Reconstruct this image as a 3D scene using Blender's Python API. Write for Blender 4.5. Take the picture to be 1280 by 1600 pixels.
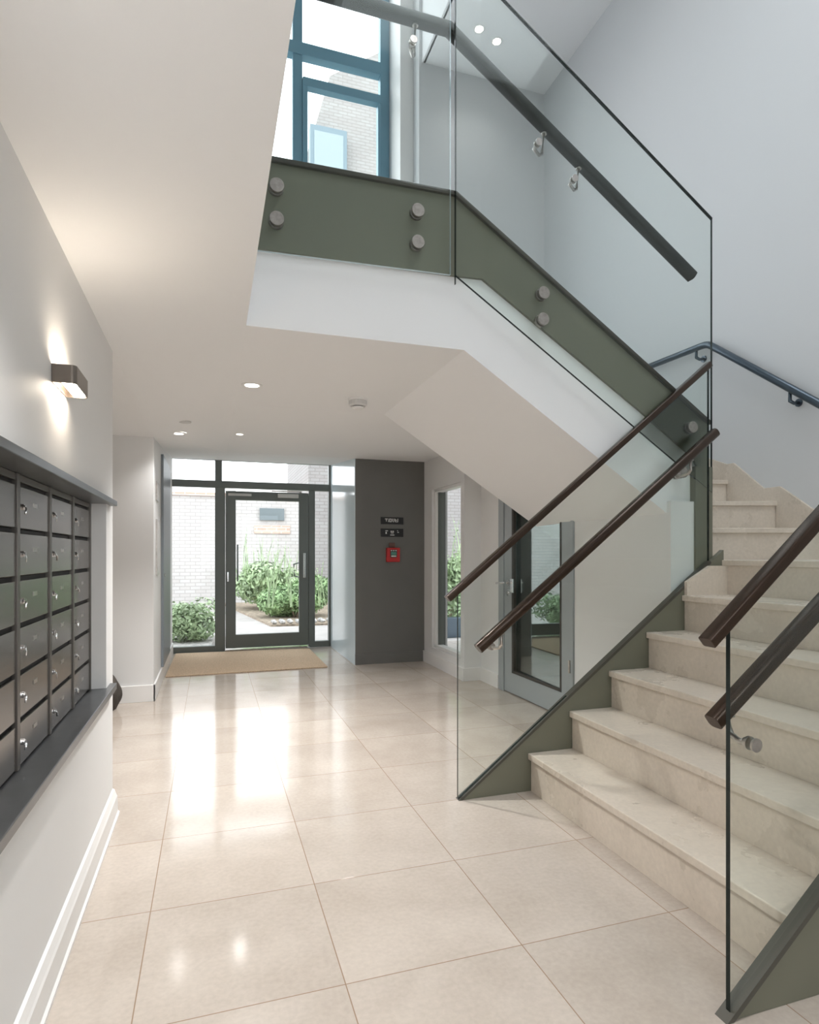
import bpy, bmesh, math, random
from mathutils import Vector, Matrix

random.seed(7)
for o in list(bpy.data.objects):
    bpy.data.objects.remove(o)
SC = bpy.context.scene
COL = SC.collection

# ------------------------------------------------------------------ camera
cd = bpy.data.cameras.new('camera')
cam = bpy.data.objects.new('camera', cd)
COL.objects.link(cam)
cam.location = (0, 0, 1.2)
cam.rotation_euler = (math.radians(90), 0, -math.atan(310 / 950))
cd.sensor_fit = 'AUTO'
cd.sensor_width = 36
cd.lens = 36 * 950 / 1600
cd.shift_y = 66 / 1600
cd.clip_start = 0.02
cd.clip_end = 300
SC.camera = cam

# ------------------------------------------------------------------ world and exposure
SC.view_settings.view_transform = 'Standard'
SC.view_settings.look = 'None'
SC.view_settings.gamma = 1
SC.view_settings.use_curve_mapping = False
SC.view_settings.exposure = 0.44
W = bpy.data.worlds.new('overcast_sky')
SC.world = W
W.use_nodes = True
wn = W.node_tree.nodes
wl = W.node_tree.links
bg = wn['Background']
geo = wn.new('ShaderNodeTexCoord')
sep = wn.new('ShaderNodeSeparateXYZ')
ramp = wn.new('ShaderNodeValToRGB')
ramp.color_ramp.elements[0].position = 0.0
ramp.color_ramp.elements[0].color = (0.95, 0.975, 1.0, 1)
ramp.color_ramp.elements[1].position = 0.8
ramp.color_ramp.elements[1].color = (0.88, 0.95, 1.0, 1)
wl.new(geo.outputs['Generated'], sep.inputs[0])
wl.new(sep.outputs['Z'], ramp.inputs[0])
wl.new(ramp.outputs[0], bg.inputs[0])
bg.inputs[1].default_value = 2.9
STAIR_FILL_POWER = 24
DOWNLIGHT_POWER = 10.0


def area_light(name, loc, rot, sx, sy, power, color, portal=False, shape='RECTANGLE'):
    l = bpy.data.lights.new(name, 'AREA')
    l.shape = shape
    l.size = sx
    if shape == 'RECTANGLE':
        l.size_y = sy
    l.energy = power
    l.color = color
    if portal:
        l.cycles.is_portal = True
    o = bpy.data.objects.new(name, l)
    o.location = loc
    o.rotation_euler = rot
    COL.objects.link(o)
    return o


R90 = math.pi / 2
# portals in the openings (guide the sky's own light, emit nothing)
area_light('entrance_portal', (0.5, 7.97, 1.2), (-R90, 0, 0), 2.0, 2.3, 1, (1, 1, 1), True)
area_light('upper_window_portal', (0.9, 7.1, 6.0), (-R90, 0, 0), 2.2, 6.0, 1, (1, 1, 1), True)
area_light('rear_fill_portal', (1.0, -2.62, 1.55), (R90, 0, 0), 2.0, 1.8, 1, (1, 1, 1), True)  # sky light through the added rear opening
# added fill light over the stairwell, standing in for daylight from above
area_light('stairwell_fill', (2.3, 1.0, 6.5), (0, 0, 0), 2.2, 3.2, STAIR_FILL_POWER, (0.93, 0.97, 1.0))

# ------------------------------------------------------------------ materials
MATS = {}


def nodes(name):
    m = bpy.data.materials.new(name)
    m.use_nodes = True
    nt = m.node_tree
    return m, nt, nt.nodes['Principled BSDF']


def rgb(c):
    # srgb 0-255 -> linear
    return tuple(((v / 255) / 12.92 if v / 255 <= 0.04045 else ((v / 255 + 0.055) / 1.055) ** 2.4) for v in c) + (1,)


def plain(name, col, rough=0.5, metal=0.0, spec=0.5, noise=0.0, nscale=8, bump=0.0, bscale=200, coat=0, stretch=None, emit=None, es=0):
    m, nt, p = nodes(name)
    p.inputs['Base Color'].default_value = col
    p.inputs['Roughness'].default_value = rough
    p.inputs['Metallic'].default_value = metal
    p.inputs['Specular IOR Level'].default_value = spec
    p.inputs['Coat Weight'].default_value = coat
    tc = nt.nodes.new('ShaderNodeTexCoord')
    src = tc.outputs['Object']
    if stretch:
        mp = nt.nodes.new('ShaderNodeMapping')
        mp.inputs['Scale'].default_value = stretch
        nt.links.new(src, mp.inputs[0])
        src = mp.outputs[0]
    if noise:
        n = nt.nodes.new('ShaderNodeTexNoise')
        n.inputs['Scale'].default_value = nscale
        n.inputs['Detail'].default_value = 5
        nt.links.new(src, n.inputs['Vector'])
        r = nt.nodes.new('ShaderNodeValToRGB')
        r.color_ramp.elements[0].position = 0.3
        r.color_ramp.elements[1].position = 0.7
        r.color_ramp.elements[0].color = tuple(c * (1 - noise) for c in col[:3]) + (1,)
        r.color_ramp.elements[1].color = tuple(min(1, c * (1 + noise)) for c in col[:3]) + (1,)
        nt.links.new(n.outputs[0], r.inputs[0])
        nt.links.new(r.outputs[0], p.inputs['Base Color'])
    if bump:
        n2 = nt.nodes.new('ShaderNodeTexNoise')
        n2.inputs['Scale'].default_value = bscale
        n2.inputs['Detail'].default_value = 3
        nt.links.new(src, n2.inputs['Vector'])
        b = nt.nodes.new('ShaderNodeBump')
        b.inputs['Strength'].default_value = bump
        b.inputs['Distance'].default_value = 0.002
        nt.links.new(n2.outputs[0], b.inputs['Height'])
        nt.links.new(b.outputs[0], p.inputs['Normal'])
    if emit:
        p.inputs['Emission Color'].default_value = emit
        p.inputs['Emission Strength'].default_value = es
    MATS[name] = m
    return m


def glass_mat(name, tint, refl=1.0, ior=1.5):
    m = bpy.data.materials.new(name)
    m.use_nodes = True
    nt = m.node_tree
    for n in list(nt.nodes):
        nt.nodes.remove(n)
    out = nt.nodes.new('ShaderNodeOutputMaterial')
    mix = nt.nodes.new('ShaderNodeMixShader')
    tr = nt.nodes.new('ShaderNodeBsdfTransparent')
    tr.inputs[0].default_value = tint
    gl = nt.nodes.new('ShaderNodeBsdfGlossy')
    gl.inputs['Roughness'].default_value = 0.0
    gl.inputs[0].default_value = (0.92, 0.97, 0.96, 1)
    lw = nt.nodes.new('ShaderNodeFresnel')
    # the same index from both faces of the pane
    ge = nt.nodes.new('ShaderNodeNewGeometry')
    mr = nt.nodes.new('ShaderNodeMapRange')
    mr.inputs['To Min'].default_value = ior
    mr.inputs['To Max'].default_value = 1 / ior
    nt.links.new(ge.outputs['Backfacing'], mr.inputs['Value'])
    nt.links.new(mr.outputs[0], lw.inputs['IOR'])
    mu = nt.nodes.new('ShaderNodeMath')
    mu.operation = 'MULTIPLY'
    mu.inputs[1].default_value = refl
    nt.links.new(lw.outputs[0], mu.inputs[0])
    nt.links.new(mu.outputs[0], mix.inputs[0])
    nt.links.new(tr.outputs[0], mix.inputs[1])
    nt.links.new(gl.outputs[0], mix.inputs[2])
    nt.links.new(mix.outputs[0], out.inputs[0])
    MATS[name] = m
    return m


def stone_mat(name, tiled, base, warm):
    """polished limestone; tiled=True adds the 0.546 m joint grid of the hall floor"""
    m, nt, p = nodes(name)
    N, L = nt.nodes, nt.links
    tc = N.new('ShaderNodeTexCoord')
    vec = tc.outputs['Object']
    n1 = N.new('ShaderNodeTexNoise')
    n1.inputs['Scale'].default_value = 2.2
    n1.inputs['Detail'].default_value = 7
    n1.inputs['Roughness'].default_value = 0.62
    n1.inputs['Distortion'].default_value = 0.15
    n2 = N.new('ShaderNodeTexNoise')
    n2.inputs['Scale'].default_value = 60
    n2.inputs['Detail'].default_value = 4
    L.new(vec, n1.inputs['Vector'])
    L.new(vec, n2.inputs['Vector'])
    r = N.new('ShaderNodeValToRGB')
    r.color_ramp.elements[0].position = 0.22
    r.color_ramp.elements[0].color = warm
    r.color_ramp.elements[1].position = 0.66
    r.color_ramp.elements[1].color = base
    L.new(n1.outputs[0], r.inputs[0])
    mx = N.new('ShaderNodeMix')
    mx.data_type = 'RGBA'
    mx.blend_type = 'MULTIPLY'
    mx.inputs[0].default_value = 0.22
    L.new(r.outputs[0], mx.inputs[6])
    L.new(n2.outputs[0], mx.inputs[7])
    col = mx.outputs[2]
    if tiled:
        sp = N.new('ShaderNodeSeparateXYZ')
        L.new(vec, sp.inputs[0])

        def axis(sock, off, size):
            a = N.new('ShaderNodeMath'); a.operation = 'SUBTRACT'
            a.inputs[1].default_value = off
            L.new(sock, a.inputs[0])
            d = N.new('ShaderNodeMath'); d.operation = 'DIVIDE'
            d.inputs[1].default_value = size
            L.new(a.outputs[0], d.inputs[0])
            fl = N.new('ShaderNodeMath'); fl.operation = 'FLOOR'
            L.new(d.outputs[0], fl.inputs[0])
            fr = N.new('ShaderNodeMath'); fr.operation = 'FRACT'
            L.new(d.outputs[0], fr.inputs[0])
            s = N.new('ShaderNodeMath'); s.operation = 'SUBTRACT'
            s.inputs[1].default_value = 0.5
            L.new(fr.outputs[0], s.inputs[0])
            ab = N.new('ShaderNodeMath'); ab.operation = 'ABSOLUTE'
            L.new(s.outputs[0], ab.inputs[0])
            g = N.new('ShaderNodeMath'); g.operation = 'GREATER_THAN'
            g.inputs[1].default_value = 0.5 - 0.0016 / size
            L.new(ab.outputs[0], g.inputs[0])
            return fl.outputs[0], g.outputs[0]
        fx, gx = axis(sp.outputs['X'], 0.357, 0.5505)
        fy, gy = axis(sp.outputs['Y'], 1.668, 0.5430)
        mxm = N.new('ShaderNodeMath'); mxm.operation = 'MAXIMUM'
        L.new(gx, mxm.inputs[0]); L.new(gy, mxm.inputs[1])
        cb = N.new('ShaderNodeCombineXYZ')
        L.new(fx, cb.inputs[0]); L.new(fy, cb.inputs[1])
        wnz = N.new('ShaderNodeTexWhiteNoise')
        L.new(cb.outputs[0], wnz.inputs['Vector'])
        # shift the veining per tile
        sc = N.new('ShaderNodeVectorMath'); sc.operation = 'SCALE'
        sc.inputs['Scale'].default_value = 30
        L.new(wnz.outputs['Color'], sc.inputs[0])
        ad = N.new('ShaderNodeVectorMath'); ad.operation = 'ADD'
        L.new(vec, ad.inputs[0]); L.new(sc.outputs[0], ad.inputs[1])
        L.new(ad.outputs[0], n1.inputs['Vector'])
        mr = N.new('ShaderNodeMapRange')
        mr.inputs['To Min'].default_value = 0.93
        mr.inputs['To Max'].default_value = 1.04
        L.new(wnz.outputs['Value'], mr.inputs['Value'])
        hv = N.new('ShaderNodeHueSaturation')
        L.new(mr.outputs[0], hv.inputs['Value'])
        L.new(col, hv.inputs['Color'])
        gm = N.new('ShaderNodeMix'); gm.data_type = 'RGBA'
        L.new(mxm.outputs[0], gm.inputs[0])
        L.new(hv.outputs[0], gm.inputs[6])
        gm.inputs[7].default_value = rgb((150, 128, 108))
        col = gm.outputs[2]
        bp = N.new('ShaderNodeBump')
        bp.invert = True
        bp.inputs['Strength'].default_value = 0.25
        bp.inputs['Distance'].default_value = 0.002
        L.new(mxm.outputs[0], bp.inputs['Height'])
        L.new(bp.outputs[0], p.inputs['Normal'])
    L.new(col, p.inputs['Base Color'])
    rr = N.new('ShaderNodeMapRange')
    rr.inputs['To Min'].default_value = 0.07 if tiled else 0.22
    rr.inputs['To Max'].default_value = 0.15 if tiled else 0.34
    L.new(n1.outputs[0], rr.inputs['Value'])
    L.new(rr.outputs[0], p.inputs['Roughness'])
    p.inputs['Specular IOR Level'].default_value = 0.38 if tiled else 0.5
    MATS[name] = m
    return m


def brick_mat(name, c1, c2, mortar, scale=1.0):
    m, nt, p = nodes(name)
    N, L = nt.nodes, nt.links
    tc = N.new('ShaderNodeTexCoord')
    mp = N.new('ShaderNodeMapping')
    mp.inputs['Rotation'].default_value = (R90, 0, 0)
    b = N.new('ShaderNodeTexBrick')
    b.inputs['Scale'].default_value = 1
    b.inputs['Brick Width'].default_value = 0.24 * scale
    b.inputs['Row Height'].default_value = 0.085 * scale
    b.inputs['Mortar Size'].default_value = 0.010 * scale
    b.inputs['Color1'].default_value = c1
    b.inputs['Color2'].default_value = c2
    b.inputs['Mortar'].default_value = mortar
    L.new(tc.outputs['Object'], mp.inputs[0])
    L.new(mp.outputs[0], b.inputs['Vector'])
    n = N.new('ShaderNodeTexNoise')
    n.inputs['Scale'].default_value = 1.3
    n.inputs['Detail'].default_value = 6
    L.new(tc.outputs['Object'], n.inputs['Vector'])
    mx = N.new('ShaderNodeMix'); mx.data_type = 'RGBA'; mx.blend_type = 'MULTIPLY'
    mx.inputs[0].default_value = 0.25
    L.new(b.outputs[0], mx.inputs[6]); L.new(n.outputs[0], mx.inputs[7])
    L.new(mx.outputs[2], p.inputs['Base Color'])
    p.inputs['Roughness'].default_value = 0.9
    MATS[name] = m
    return m


WHITE = plain('wall_paint', (0.79, 0.785, 0.775, 1), 0.55, spec=0.3, bump=0.05, bscale=300)
CEIL = plain('ceiling_paint', (0.86, 0.86, 0.86, 1), 0.7, spec=0.2, bump=0.04, bscale=300)
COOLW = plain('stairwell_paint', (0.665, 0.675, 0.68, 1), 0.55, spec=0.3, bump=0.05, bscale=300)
SKIRT = plain('skirting_gloss_white', (0.82, 0.805, 0.785, 1), 0.4, spec=0.5)
DARKG = plain('dark_grey_paint', rgb((112, 111, 108)), 0.38, spec=0.4, noise=0.05, nscale=3)
PALEB = plain('pale_blue_gloss', (0.70, 0.80, 0.84, 1), 0.12, spec=0.7)
FLOOR = stone_mat('limestone_tiles', True, (0.63, 0.555, 0.485, 1), (0.49, 0.42, 0.355, 1))
STONE = stone_mat('limestone_treads', False, (0.79, 0.70, 0.595, 1), (0.66, 0.575, 0.48, 1))
OLIVE = plain('olive_grey_panel', rgb((114, 113, 98)), 0.42, spec=0.4, noise=0.06, nscale=2)
OLIVED = plain('olive_grey_edge', rgb((74, 72, 64)), 0.35, spec=0.5)
BRONZE = plain('bronze_brown_metal', (0.045, 0.026, 0.016, 1), 0.26, metal=0.55, spec=0.6)
SLATE = plain('slate_blue_metal', rgb((72, 84, 94)), 0.28, metal=0.5, spec=0.6)
CHARR = plain('charcoal_rail_metal', rgb((38, 38, 35)), 0.34, metal=0.4, spec=0.5)
STEEL = plain('brushed_steel', (0.50, 0.47, 0.44, 1), 0.28, metal=1.0, noise=0.15, nscale=40)
SATIN = plain('satin_standoff_steel', (0.33, 0.305, 0.28, 1), 0.45, metal=0.8, noise=0.15, nscale=60)
MBOX = plain('mailbox_brushed_metal', (0.235, 0.215, 0.20, 1), 0.24, metal=0.85, spec=0.6, noise=0.12, nscale=6, stretch=(1, 1, 30), bump=0.03, bscale=60)
MFRAME = plain('mailbox_frame_metal', (0.17, 0.155, 0.14, 1), 0.35, metal=0.8)
LEDGE = plain('ledge_dark_metal', (0.115, 0.12, 0.125, 1), 0.3, metal=0.7, noise=0.12, nscale=10)
BLACK = plain('dark_slot', (0.012, 0.012, 0.013, 1), 0.6)
FRAME = plain('window_frame_dark', rgb((104, 109, 105)), 0.4, metal=0.2, spec=0.5)
FRAMEB = plain('window_frame_bluegrey', rgb((104, 146, 164)), 0.4, metal=0.2, spec=0.5)
DOORF = plain('inner_door_frame_grey', rgb((158, 164, 166)), 0.35, spec=0.5)
SEAL = plain('rubber_seal', rgb((58, 54, 50)), 0.6)
CHROME = plain('polished_chrome', (0.75, 0.75, 0.75, 1), 0.12, metal=1.0)
LAMPB = plain('lamp_body_bronze', (0.20, 0.17, 0.145, 1), 0.35, metal=0.7)
EMIT = plain('lamp_diffuser', (1, 1, 1, 1), 0.5, emit=(1.0, 0.86, 0.70, 1), es=34)
EMITD = plain('downlight_lens', (1, 1, 1, 1), 0.5, emit=(1.0, 0.93, 0.84, 1), es=9)
OFFL = plain('downlight_lens_dim', (0.93, 0.93, 0.93, 1), 0.3, emit=(1.0, 0.96, 0.9, 1), es=0.35)
PLW = plain('white_plastic', (0.83, 0.82, 0.80, 1), 0.4)
PLG = plain('grey_white_plastic', (0.62, 0.61, 0.59, 1), 0.45)
SIGNB = plain('sign_black', (0.014, 0.014, 0.015, 1), 0.4)
LETT = plain('sign_lettering', (0.75, 0.75, 0.73, 1), 0.5)
RED = plain('call_point_red', (0.50, 0.02, 0.022, 1), 0.35)
GREEN = plain('call_point_label', (0.10, 0.28, 0.22, 1), 0.5)
COIR = plain('coir_mat', rgb((196, 172, 146)), 0.95, spec=0.1, noise=0.35, nscale=140, bump=0.8, bscale=260)
CANVAS = plain('dark_canvas', rgb((74, 68, 62)), 0.9, noise=0.4, nscale=14, bump=0.4, bscale=90)
GLASS = glass_mat('balustrade_glass', (0.958, 0.980, 0.970, 1), 0.45)
GCLEAR = glass_mat('window_glass', (0.985, 0.992, 0.995, 1), 0.25)
GMIRR = glass_mat('inner_door_glass', (0.60, 0.68, 0.66, 1), 1.6, 2.1)
GEDGE = plain('glass_edge', (0.010, 0.016, 0.014, 1), 0.2, spec=0.25)
GEDGEW = plain('glass_edge_polished', (0.55, 0.66, 0.70, 1), 0.08, spec=0.9)
BRICKW = brick_mat('white_painted_brick', (0.62, 0.60, 0.585, 1), (0.57, 0.535, 0.515, 1), (0.46, 0.43, 0.41, 1))
BRICKR = brick_mat('pale_red_brick', (0.62, 0.40, 0.32, 1), (0.66, 0.47, 0.38, 1), (0.7, 0.65, 0.6, 1))
PAVE = plain('courtyard_paving', (0.40, 0.37, 0.35, 1), 0.8, noise=0.1, nscale=3)
SOIL = plain('planting_bed_soil', (0.30, 0.24, 0.18, 1), 0.95, noise=0.4, nscale=14, bump=0.7, bscale=40)
PEBB = plain('pebbles', (0.45, 0.43, 0.41, 1), 0.8, noise=0.4, nscale=20)
LEAF = plain('shrub_leaves', (0.25, 0.37, 0.17, 1), 0.6, noise=0.6, nscale=5)
LEAF2 = plain('pale_shrub_leaves', (0.33, 0.43, 0.24, 1), 0.6, noise=0.5, nscale=5)
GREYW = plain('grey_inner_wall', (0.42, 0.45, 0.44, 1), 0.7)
WINDD = plain('far_window_dark', (0.16, 0.19, 0.20, 1), 0.2, spec=0.7)


# ------------------------------------------------------------------ mesh helpers
def box(bm, x0, x1, y0, y1, z0, z1, mi=0, bev=0.0):
    vs = [bm.verts.new((x, y, z)) for x in (x0, x1) for y in (y0, y1) for z in (z0, z1)]
    idx = [(0, 1, 3, 2), (4, 6, 7, 5), (0, 4, 5, 1), (2, 3, 7, 6), (0, 2, 6, 4), (1, 5, 7, 3)]
    fs = []
    for f in idx:
        fc = bm.faces.new([vs[i] for i in f])
        fc.material_index = mi
        fs.append(fc)
    if bev:
        es = list({e for f in fs for e in f.edges})
        r = bmesh.ops.bevel(bm, geom=es, offset=bev, segments=2, affect='EDGES', profile=0.5)
        for f in r['faces']:
            f.material_index = mi
    return fs


def prism(bm, poly, axis, a0, a1, mi=0, mside=None):
    """poly: 2D points; axis 'Y': (x,z) extruded in y; 'X': (y,z) in x; 'Z': (x,y) in z"""
    def P(p, a):
        return (p[0], a, p[1]) if axis == 'Y' else ((a, p[0], p[1]) if axis == 'X' else (p[0], p[1], a))
    A = [bm.verts.new(P(p, a0)) for p in poly]
    B = [bm.verts.new(P(p, a1)) for p in poly]
    n = len(poly)
    for f in (bm.faces.new(A), bm.faces.new(B[::-1])):
        f.material_index = mi
    for i in range(n):
        f = bm.faces.new((A[i], B[i], B[(i + 1) % n], A[(i + 1) % n]))
        f.material_index = mi if mside is None else mside


def cyl(bm, c, axis, r, l, seg=24, mi=0, r2=None):
    """cylinder starting at c going along axis for l"""
    a = Vector(axis).normalized()
    q = Vector((0, 0, 1)).rotation_difference(a).to_matrix().to_4x4()
    mtx = Matrix.Translation(Vector(c) + a * l / 2) @ q
    r_ = bmesh.ops.create_cone(bm, cap_ends=True, segments=seg, radius1=r, radius2=r if r2 is None else r2, depth=l, matrix=mtx)
    for v in r_['verts']:
        for f in v.link_faces:
            f.material_index = mi


def rrect(w, h, r, n=4):
    pts = []
    for cx, cy, a0 in ((w / 2 - r, h / 2 - r, 0), (-w / 2 + r, h / 2 - r, 90), (-w / 2 + r, -h / 2 + r, 180), (w / 2 - r, -h / 2 + r, 270)):
        for k in range(n + 1):
            a = math.radians(a0 + 90 * k / n)
            pts.append((cx + r * math.cos(a), cy + r * math.sin(a)))
    return pts


def circ(r, n=14):
    return [(r * math.cos(2 * math.pi * k / n), r * math.sin(2 * math.pi * k / n)) for k in range(n)]


def sweep(bm, path, prof, ref=(0, 0, 1), mi=0):
    P = [Vector(p) for p in path]
    ref = Vector(ref)
    rings = []
    for i, p in enumerate(P):
        t0 = (P[i] - P[i - 1]).normalized() if i > 0 else (P[1] - P[0]).normalized()
        t1 = (P[i + 1] - P[i]).normalized() if i < len(P) - 1 else t0
        t = (t0 + t1).normalized()
        rr = ref if abs(t.dot(ref)) < 0.97 else Vector((1, 0, 0))
        s = t.cross(rr).normalized()
        u = s.cross(t).normalized()
        k = 1 / max(0.5, t.dot(t1))
        bend = (t1 - t0)
        ring = []
        for a, b in prof:
            off = s * a + u * b
            if bend.length > 1e-4:
                bn = (bend - t * bend.dot(t)).normalized()
                d = off.dot(bn)
                off = off + bn * d * (k - 1)
            ring.append(bm.verts.new(p + off))
        rings.append(ring)
    n = len(prof)
    for a, b in zip(rings[:-1], rings[1:]):
        for j in range(n):
            f = bm.faces.new((a[j], a[(j + 1) % n], b[(j + 1) % n], b[j]))
            f.material_index = mi
            f.smooth = True
    for r_ in (rings[0][::-1], rings[-1]):
        f = bm.faces.new(r_)
        f.material_index = mi


def obj(name, bm, mat, parent=None, bev=0.0, smooth=False):
    bmesh.ops.recalc_face_normals(bm, faces=bm.faces)
    me = bpy.data.meshes.new(name)
    bm.to_mesh(me)
    bm.free()
    for m in (mat if isinstance(mat, (list, tuple)) else [mat]):
        me.materials.append(m)
    if smooth:
        for p in me.polygons:
            p.use_smooth = True
    o = bpy.data.objects.new(name, me)
    COL.objects.link(o)
    if parent:
        o.parent = parent
        o.matrix_parent_inverse = Matrix.Translation(-parent.location)
    if bev:
        b = o.modifiers.new('bevel', 'BEVEL')
        b.width = bev
        b.segments = 2
        b.limit_method = 'ANGLE'
    return o


def thing(name, label, cat, loc, group=None):
    o = bpy.data.objects.new(name, None)
    o.empty_display_size = 0.1
    o.location = loc
    COL.objects.link(o)
    o['label'] = label
    o['category'] = cat
    if group:
        o['group'] = group
    return o


def tag(o, label, cat, group=None):
    o['label'] = label
    o['category'] = cat
    if group:
        o['group'] = group
    return o


def struct(name, bm, mat, parent=None, bev=0.0, label=None, cat=None):
    o = obj(name, bm, mat, parent, bev)
    if parent is None:
        o['kind'] = 'structure'
        if label:
            o['label'] = label
            o['category'] = cat
    return o


def sthing(name, label, cat, loc):
    o = thing(name, label, cat, loc)
    o['kind'] = 'structure'
    return o


def B():
    return bmesh.new()


# ------------------------------------------------------------------ the setting
bm = B()
box(bm, -2.5, 3.8, -2.5, 7.84, -0.1, 0.0)
struct('floor', bm, FLOOR, label='polished cream limestone floor laid in large square tiles', cat='floor')

# ground-floor ceiling: plaster that falls and rises a little across the hall, one slab up to the upper floor
XS = [-2.5, -0.432, 0.149]
bm = B()
zt = {(-2.5): (2.13, 2.13, 2.155, 2.22, 2.36), (-0.432): (2.132, 2.132, 2.158, 2.235, 2.365), 0.149: (2.226, 2.226, 2.226, 2.237, 2.365),
      2.5: (2.226, 2.226, 2.226, 2.237, 2.365), 3.72: (2.226, 2.226, 2.226, 2.237, 2.365)}
YS = [-2.5, 2.82, 5.38, 6.45, 7.9]


def slab(bm, xs, yi):
    for xa, xb in zip(xs[:-1], xs[1:]):
        for j in yi:
            ya, yb = YS[j], YS[j + 1]
            if (xa, j) == (0.149, 1):
                continue
            lo = [bm.verts.new(v) for v in ((xa, ya, zt[xa][j]), (xb, ya, zt[xb][j]), (xb, yb, zt[xb][j + 1]), (xa, yb, zt[xa][j + 1]))]
            hi = [bm.verts.new((v.co.x, v.co.y, 2.9)) for v in lo]
            bm.faces.new(lo)
            bm.faces.new(hi)
            for k in range(4):
                bm.faces.new((lo[k], lo[(k + 1) % 4], hi[(k + 1) % 4], hi[k]))


slab(bm, [-2.5, -0.432, 0.149], (0, 1, 2, 3))
slab(bm, [0.149, 2.5, 3.72], (2, 3))
# piece beside / behind the upper flight
box(bm, 0.149, 2.60, 4.29, 5.38, 2.226, 2.9)
bmesh.ops.remove_doubles(bm, verts=bm.verts, dist=0.0005)
struct('ceiling', bm, CEIL, label='white plastered hall ceiling cut open over the stairwell', cat='ceiling')

# left wall with the mailbox niche
N0, N1, NZ0, NZ1 = 1.20, 2.91, 0.60, 1.44
bm = B()
box(bm, -0.66, -0.432, -2.5, 3.09, 0, NZ0)
box(bm, -0.66, -0.432, -2.5, 3.09, NZ1, 2.3)
box(bm, -0.66, -0.432, N1, 3.09, NZ0, NZ1)
box(bm, -0.66, -0.432, -2.5, N0, NZ0, NZ1)
box(bm, -0.66, -0.60, N0, N1, NZ0, NZ1)
bmesh.ops.remove_doubles(bm, verts=bm.verts, dist=0.0005)
struct('wall_left', bm, WHITE, label='off-white plaster wall holding the mailbox niche and lamp', cat='wall')

bm = B()
prism(bm, [(-0.432, 0), (-0.402, 0), (-0.402, 0.012), (-0.409, 0.018), (-0.412, 0.086), (-0.416, 0.094), (-0.424, 0.116), (-0.432, 0.12)], 'Y', -2.5, 3.09)
struct('baseboard_left', bm, SKIRT, label='white stepped skirting board along the mailbox wall', cat='skirting board')

bm = B()
box(bm, -2.5, -2.4, -2.5, 5.38, 0, 2.3)
struct('wall_recess_side', bm, WHITE, label='side wall of the recess behind the mailbox wall', cat='wall')

# pillar on the left of the entrance
bm = B()
box(bm, -2.5, -0.448, 5.38, 7.9, 0, 2.5)
struct('wall_entrance_left', bm, WHITE, label='greyish white pillar wall left of the entrance mat', cat='wall')
bm = B()
box(bm, -2.45, -0.434, 5.36, 5.381, 0, 0.135, bev=0.003)
box(bm, -0.449, -0.434, 5.36, 7.84, 0, 0.135, bev=0.003)
struct('baseboard_entrance_left', bm, SKIRT, label='white skirting at the foot of the left entrance pillar', cat='skirting board')

# dark pillar on the right of the entrance
bm = B()
box(bm, 1.487, 2.30, 6.45, 7.9, 0, 2.5)
struct('wall_entrance_right', bm, DARKG, label='dark grey painted pillar with signs right of the entrance', cat='wall')
bm = B()
box(bm, 1.484, 2.302, 6.44, 6.452, 0, 0.115, bev=0.002)
struct('baseboard_pillar', bm, DARKG, label='dark grey plinth board at the foot of the dark pillar', cat='skirting board')
bm = B()
box(bm, 1.479, 1.487, 6.452, 7.84, 0, 2.5)  # thin glossy pale blue face laid on the pillar's side
bm2 = B()
box(bm2, 2.301, 2.306, 6.452, 7.9, 0, 2.5)
struct('trim_3', bm2, PALEB, label='pale panel on the outer side of the dark pillar', cat='wall panel')
struct('trim_1', bm, PALEB, label='pale blue glossy face on the side of the dark pillar', cat='wall panel')

# right-hand side wall with the narrow window
bm = B()
WY0, WY1, WZ0, WZ1 = 5.40, 6.20, 0.19, 1.90
box(bm, 2.28, 2.46, 5.315, WY0, 0, 2.4)
box(bm, 2.28, 2.46, WY1, 6.45, 0, 2.4)
box(bm, 2.28, 2.46, WY0, WY1, 0, WZ0)
box(bm, 2.28, 2.46, WY0, WY1, WZ1, 2.4)
bmesh.ops.remove_doubles(bm, verts=bm.verts, dist=0.0005)
struct('wall_side_window', bm, WHITE, label='white wall with a tall narrow window beside the dark pillar', cat='wall')

D0, D1, DZ = 3.741, 4.92, 1.94
bm = B()
box(bm, 2.454, 2.60, D1, 5.315, 0, 2.4)
box(bm, 2.454, 2.60, 2.84, D0, 0, 1.46)
box(bm, 2.454, 2.60, 4.30, D1, DZ, 2.4)
box(bm, 2.454, 2.64, 2.79, 2.84, 0, 1.50)
bmesh.ops.remove_doubles(bm, verts=bm.verts, dist=0.0005)
struct('wall_under_stairs', bm, WHITE, label='white wall below the upper flight holding the glazed inner door', cat='wall')

bm = B()
prism(bm, [(2.28, 6.45), (2.262, 6.45), (2.262, 5.30), (2.454, 5.30), (2.454, 5.315), (2.28, 5.315)], 'Z', 0, 0.12)
box(bm, 2.436, 2.454, D1 + 0.002, 5.30, 0, 0.12)
struct('baseboard_right', bm, SKIRT, label='white skirting turning the corner below the narrow window', cat='skirting board')

# room behind the glazed inner door
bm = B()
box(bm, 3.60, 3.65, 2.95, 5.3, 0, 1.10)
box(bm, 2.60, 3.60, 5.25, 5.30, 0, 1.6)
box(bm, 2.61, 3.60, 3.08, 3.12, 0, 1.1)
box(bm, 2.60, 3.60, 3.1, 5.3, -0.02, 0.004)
struct('wall_back_room', bm, GREYW, label='dim grey room seen through the inner door', cat='wall')

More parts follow.
